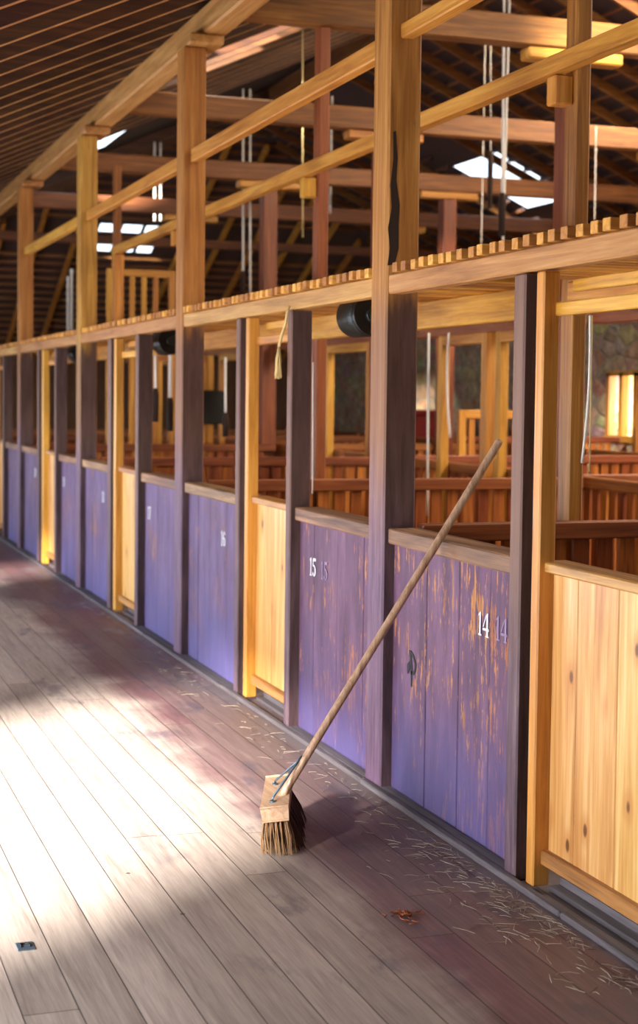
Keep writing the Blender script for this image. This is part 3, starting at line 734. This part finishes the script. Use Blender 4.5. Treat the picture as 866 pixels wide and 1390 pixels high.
# tassel
t = thing('twine_tassel', (-.05, 7.03, 1.7), 'frayed straw coloured twine tassel hanging from the deck by the second door', 'tassel')
top = Vector((-.03, 6.985, 1.95)); mid = Vector((-.04, 7.055, 1.84))
MB().tube([Vector((-.016, 6.974, 2.03)), Vector((-.026, 6.976, 2.0)), top, top.lerp(mid, .5)+Vector((0, .006, .004)), mid], .007, 6).build('cord', TWINE, t)
mb = MB()
for i in range(60):
    e = mid+Vector((random.uniform(-.012, .014), random.uniform(-.012, .045), -.135+random.uniform(-.02, .02)))
    mb.tube([mid, mid.lerp(e, .5)+Vector((random.uniform(-.006, .006), random.uniform(-.006, .006), 0)), e], [.005, .0035, .002], 4)
mb.build('fringe', TWINE, t)
# black panel added on the slatted gate, standing in for a dark opening
c = Vector((2.343, 16.94, 1.471))
MB().box(c.x-.125, c.x+.125, 16.935, 16.97, c.z-.19, c.z+.19, .005).build('dark_opening_panel', BLACK, SG)

# ------------------------------------------------------------------ broom
B = thing('broom', (-.6, 5.15, 0), 'wide bristle broom with a long wooden handle leaning on panel 14', 'broom')
ax = Vector((.337, .94, 0)).normalized()          # long axis of the head (near -> far)
hb = Vector((-.598, 5.19, .185)); hl = Vector((.006, 5.205, 1.094))
hd = (hl-hb).normalized()
tip = hb+hd*1.515
HN = MB().tube([hb-hd*.03, hb+hd*.02, tip-hd*.01, tip], [.0135, .0145, .0145, .0125], 14).build('handle', HANDLE, B)
cz = Vector((-.588, 5.245, 0)); sd = Vector((ax.y, -ax.x, 0))
tilt = Matrix.Rotation(math.radians(-7), 3, ax)
def hp(u, v, w):                                   # u along head, v across, w up from floor
    return cz+ax*u+tilt @ (sd*v+Vector((0, 0, w)))
bm = MB(); t = bmesh.new(); bmesh.ops.create_cube(t, size=1.)
for v in t.verts:
    u, vv, w = v.co.x*.44, v.co.y*(.088 if v.co.z > 0 else .082), .153+v.co.z*.044
    v.co = hp(u, vv, w)
bmesh.ops.bevel(t, geom=t.edges[:], offset=.006, segments=2, affect='EDGES'); bm._add(t)
HB = bm.build('head_block', BLOCK, B)
def tuft_rows(sel, name, mat, flare, seed):
    random.seed(seed); mb = MB()
    for i in range(22):
        for j in range(5):
            u = -.207+i*.0197; v = -.034+j*.017
            if not sel(i, j): continue
            for k in range(7):
                uu = u+random.uniform(-.006, .006); vv = v+random.uniform(-.006, .006)
                p0 = hp(uu, vv, .134)
                fu = uu*1.06+random.uniform(-.012, .012); fv = vv*1.35+flare+random.uniform(-.014, .014)
                e = hp(fu, fv, 0); e.z = random.uniform(.002, .012)
                m_ = p0.lerp(e, .55)+sd*(flare*.1+vv*.12)
                mb.tube([p0, m_, e], [.0022, .002, .0012], 4, cap=False)
    return mb.build(name, mat, HB)
tuft_rows(lambda i, j: j < 3 or i < 3, 'bristles', BRIST, -.004, 3)
o = tuft_rows(lambda i, j: j >= 3 and i >= 3, 'bristles', BRISTD, .022, 4); o['label'] = 'bristles coloured darker for their shaded side'
# steel brace
apex = hb+hd*.125+Vector((-.016, 0, .006))
for q in (-.145, .10):
    f0 = hp(q, -.008, .178)
    m = MB(); m.tube([apex+hd*.02, apex, f0+Vector((0, 0, .012)), f0], .0042, 6); m.tube([f0+Vector((0, 0, -.0025)), f0+Vector((0, 0, .002))], [.013, .011], 10)
    m.build('brace', STEEL, B)
# ------------------------------------------------------------------ litter on the floor
random.seed(11)
mb = MB()
for i in range(520):
    y = 3.6+random.random()**1.7*5.5; x = -.05-abs(random.gauss(0, .10))
    if random.random() < .35: y = 4.0+random.random()*1.0; x = -.06-abs(random.gauss(0, .13))
    L = random.uniform(.015, .075); a = random.uniform(0, 2*PI); z = random.uniform(.002, .008)
    p = Vector((x, y, z)); d = Vector((math.cos(a), math.sin(a), random.uniform(-.03, .12)))*L
    q = p+d*.5+Vector((random.uniform(-.006, .006), random.uniform(-.006, .006), .002))
    r = random.uniform(.0006, .0015)
    if (p+d).x > -.04: continue
    mb.tube([p, q, p+d], [r, r, r*.7], 4, cap=False)
tag(mb.build('straw_litter', STRAWM), 'loose dry straw scattered along the foot of the stall front', 'straw', kind='stuff')
mb = MB()
for i in range(60):
    y = 9.2+random.random()*6; x = -.06-abs(random.gauss(0, .06)); a = random.uniform(0, 6.28); L = random.uniform(.01, .05)
    p = Vector((x, y, .004)); mb.tube([p, p+Vector((math.cos(a), math.sin(a), .05))*L], .0012, 4, cap=False)
tag(mb.build('straw_litter', STRAWM), 'sparse straw bits along the sill farther down the aisle', 'straw', kind='stuff')
mb = MB(); random.seed(5)
c = Vector((-.495, 4.32, .006))
for i in range(46):
    a = random.uniform(0, 6.28); rr = abs(random.gauss(0, .022)); p = c+Vector((math.cos(a)*rr*1.3, math.sin(a)*rr*1.6, random.uniform(0, .01)))
    b = random.uniform(0, 6.28); L = random.uniform(.012, .03)
    mb.tube([p, p+Vector((math.cos(b), math.sin(b), .25))*L*.5, p+Vector((math.cos(b+.8), math.sin(b+.8), .1))*L], .0022, 4, cap=False)
tag(mb.build('wool_tuft', flat('rust brown fibre', '#8a4a2a', .9, 0, .5)), 'small rust brown tuft of fibre lying on the floor in front of panel 14', 'tuft')
t = thing('floor_plate', (-1.635, 4.42, 0), 'small metal latch plate set in the floor at the lower left', 'plate')
FP = MB().box(-1.66, -1.61, 4.385, 4.45, 0, .0035, .001).build('plate', STEEL, t)
MB().tube([(-1.648, 4.405, .006), (-1.648, 4.43, .006), (-1.622, 4.43, .006), (-1.622, 4.405, .006)], .0022, 6).build('ring', BLACK, FP)

# ------------------------------------------------------------------ lights
def area(name, loc, direction, sx, sy, power, col):
    l = bpy.data.lights.new(name, 'AREA'); l.shape = 'RECTANGLE'; l.size = sx; l.size_y = sy; l.energy = power; l.color = col
    o = bpy.data.objects.new(name, l); COL.objects.link(o); o.location = loc
    o.rotation_euler = Vector(direction).to_track_quat('-Z', 'Y').to_euler(); return o
sun = bpy.data.lights.new('sun', 'SUN'); sun.energy = 46; sun.angle = math.radians(10); sun.color = (1, .94, .86)
so = bpy.data.objects.new('sun', sun); COL.objects.link(so); so.rotation_euler = Vector((1, .9, -.558)).to_track_quat('-Z', 'Y').to_euler()
for i, h in enumerate(LH):     # daylight at the window openings of the aisle wall
    area('window_light', (-3.98, (h[0]+h[1])/2, (h[2]+h[3])/2), (1, 0, -.05), h[1]-h[0], h[3]-h[2], (30 if h[0] < 4 else 50 if h[0] < 8 else 66)*(h[1]-h[0])*(h[3]-h[2]), (.93, .96, 1.) if h[0] < 8 else (.8, .87, 1.))
for i, h in enumerate(RH):
    area('window_light', (8.95, (h[0]+h[1])/2, (h[2]+h[3])/2), (-1, 0, -.1), h[1]-h[0], h[3]-h[2], 55, (1, .95, .88))
for hs, s in ((FAR_H, -1), (NEAR_H, 1)):  # added warm lamps over the unseen skylights, filling the pens with light
    for h in hs:
        if h[2] > 14: continue
        x, y = (h[0]+h[1])/2, (h[2]+h[3])/2
        area('pen_fill_light', (x, y, roof_z(x)+.35), ((-.2, .1, -1) if s > 0 else (.3, .7, -1)), (h[1]-h[0])*.95, (h[3]-h[2])*.95, (40 if s > 0 else 190 if h[2] > 10 else 85)*(h[1]-h[0])*(h[3]-h[2]), (1, .80, .56))
wd = bpy.data.worlds.new('sky'); S.world = wd; wd.use_nodes = True
bg = wd.node_tree.nodes['Background']; bg.inputs[0].default_value = (.80, .90, 1, 1); bg.inputs[1].default_value = 3.0

# ------------------------------------------------------------------ camera
CAM_LOC = Vector((-2.2916, 0, 1.6)); F_PX = 2092.36
yaw, pit, rol = math.radians(19.2365), math.radians(-3.0311), math.radians(.6612)
fw = Vector((math.sin(yaw)*math.cos(pit), math.cos(yaw)*math.cos(pit), math.sin(pit)))
r0 = Vector((math.cos(yaw), -math.sin(yaw), 0)); u0 = r0.cross(fw)
rt = r0*math.cos(rol)+u0*math.sin(rol); up = -r0*math.sin(rol)+u0*math.cos(rol)
cam = bpy.data.cameras.new('camera'); co = bpy.data.objects.new('camera', cam); COL.objects.link(co)
M = Matrix((rt, up, -fw)).transposed().to_4x4(); M.translation = CAM_LOC; co.matrix_world = M
cam.sensor_fit = 'VERTICAL'; cam.sensor_height = 36.; cam.lens = F_PX*36/1390.
cam.shift_y = -(695-650)/1390.
cam.clip_start = .05; cam.clip_end = 200
cam.dof.use_dof = True; cam.dof.focus_distance = 5.35; cam.dof.aperture_fstop = 3.2
S.camera = co
S.view_settings.view_transform = 'Standard'; S.view_settings.look = 'None'; S.view_settings.exposure = 0.
S.cycles.max_bounces = 8; S.cycles.diffuse_bounces = 5; S.cycles.transparent_max_bounces = 12
S.cycles.sample_clamp_indirect = 6.
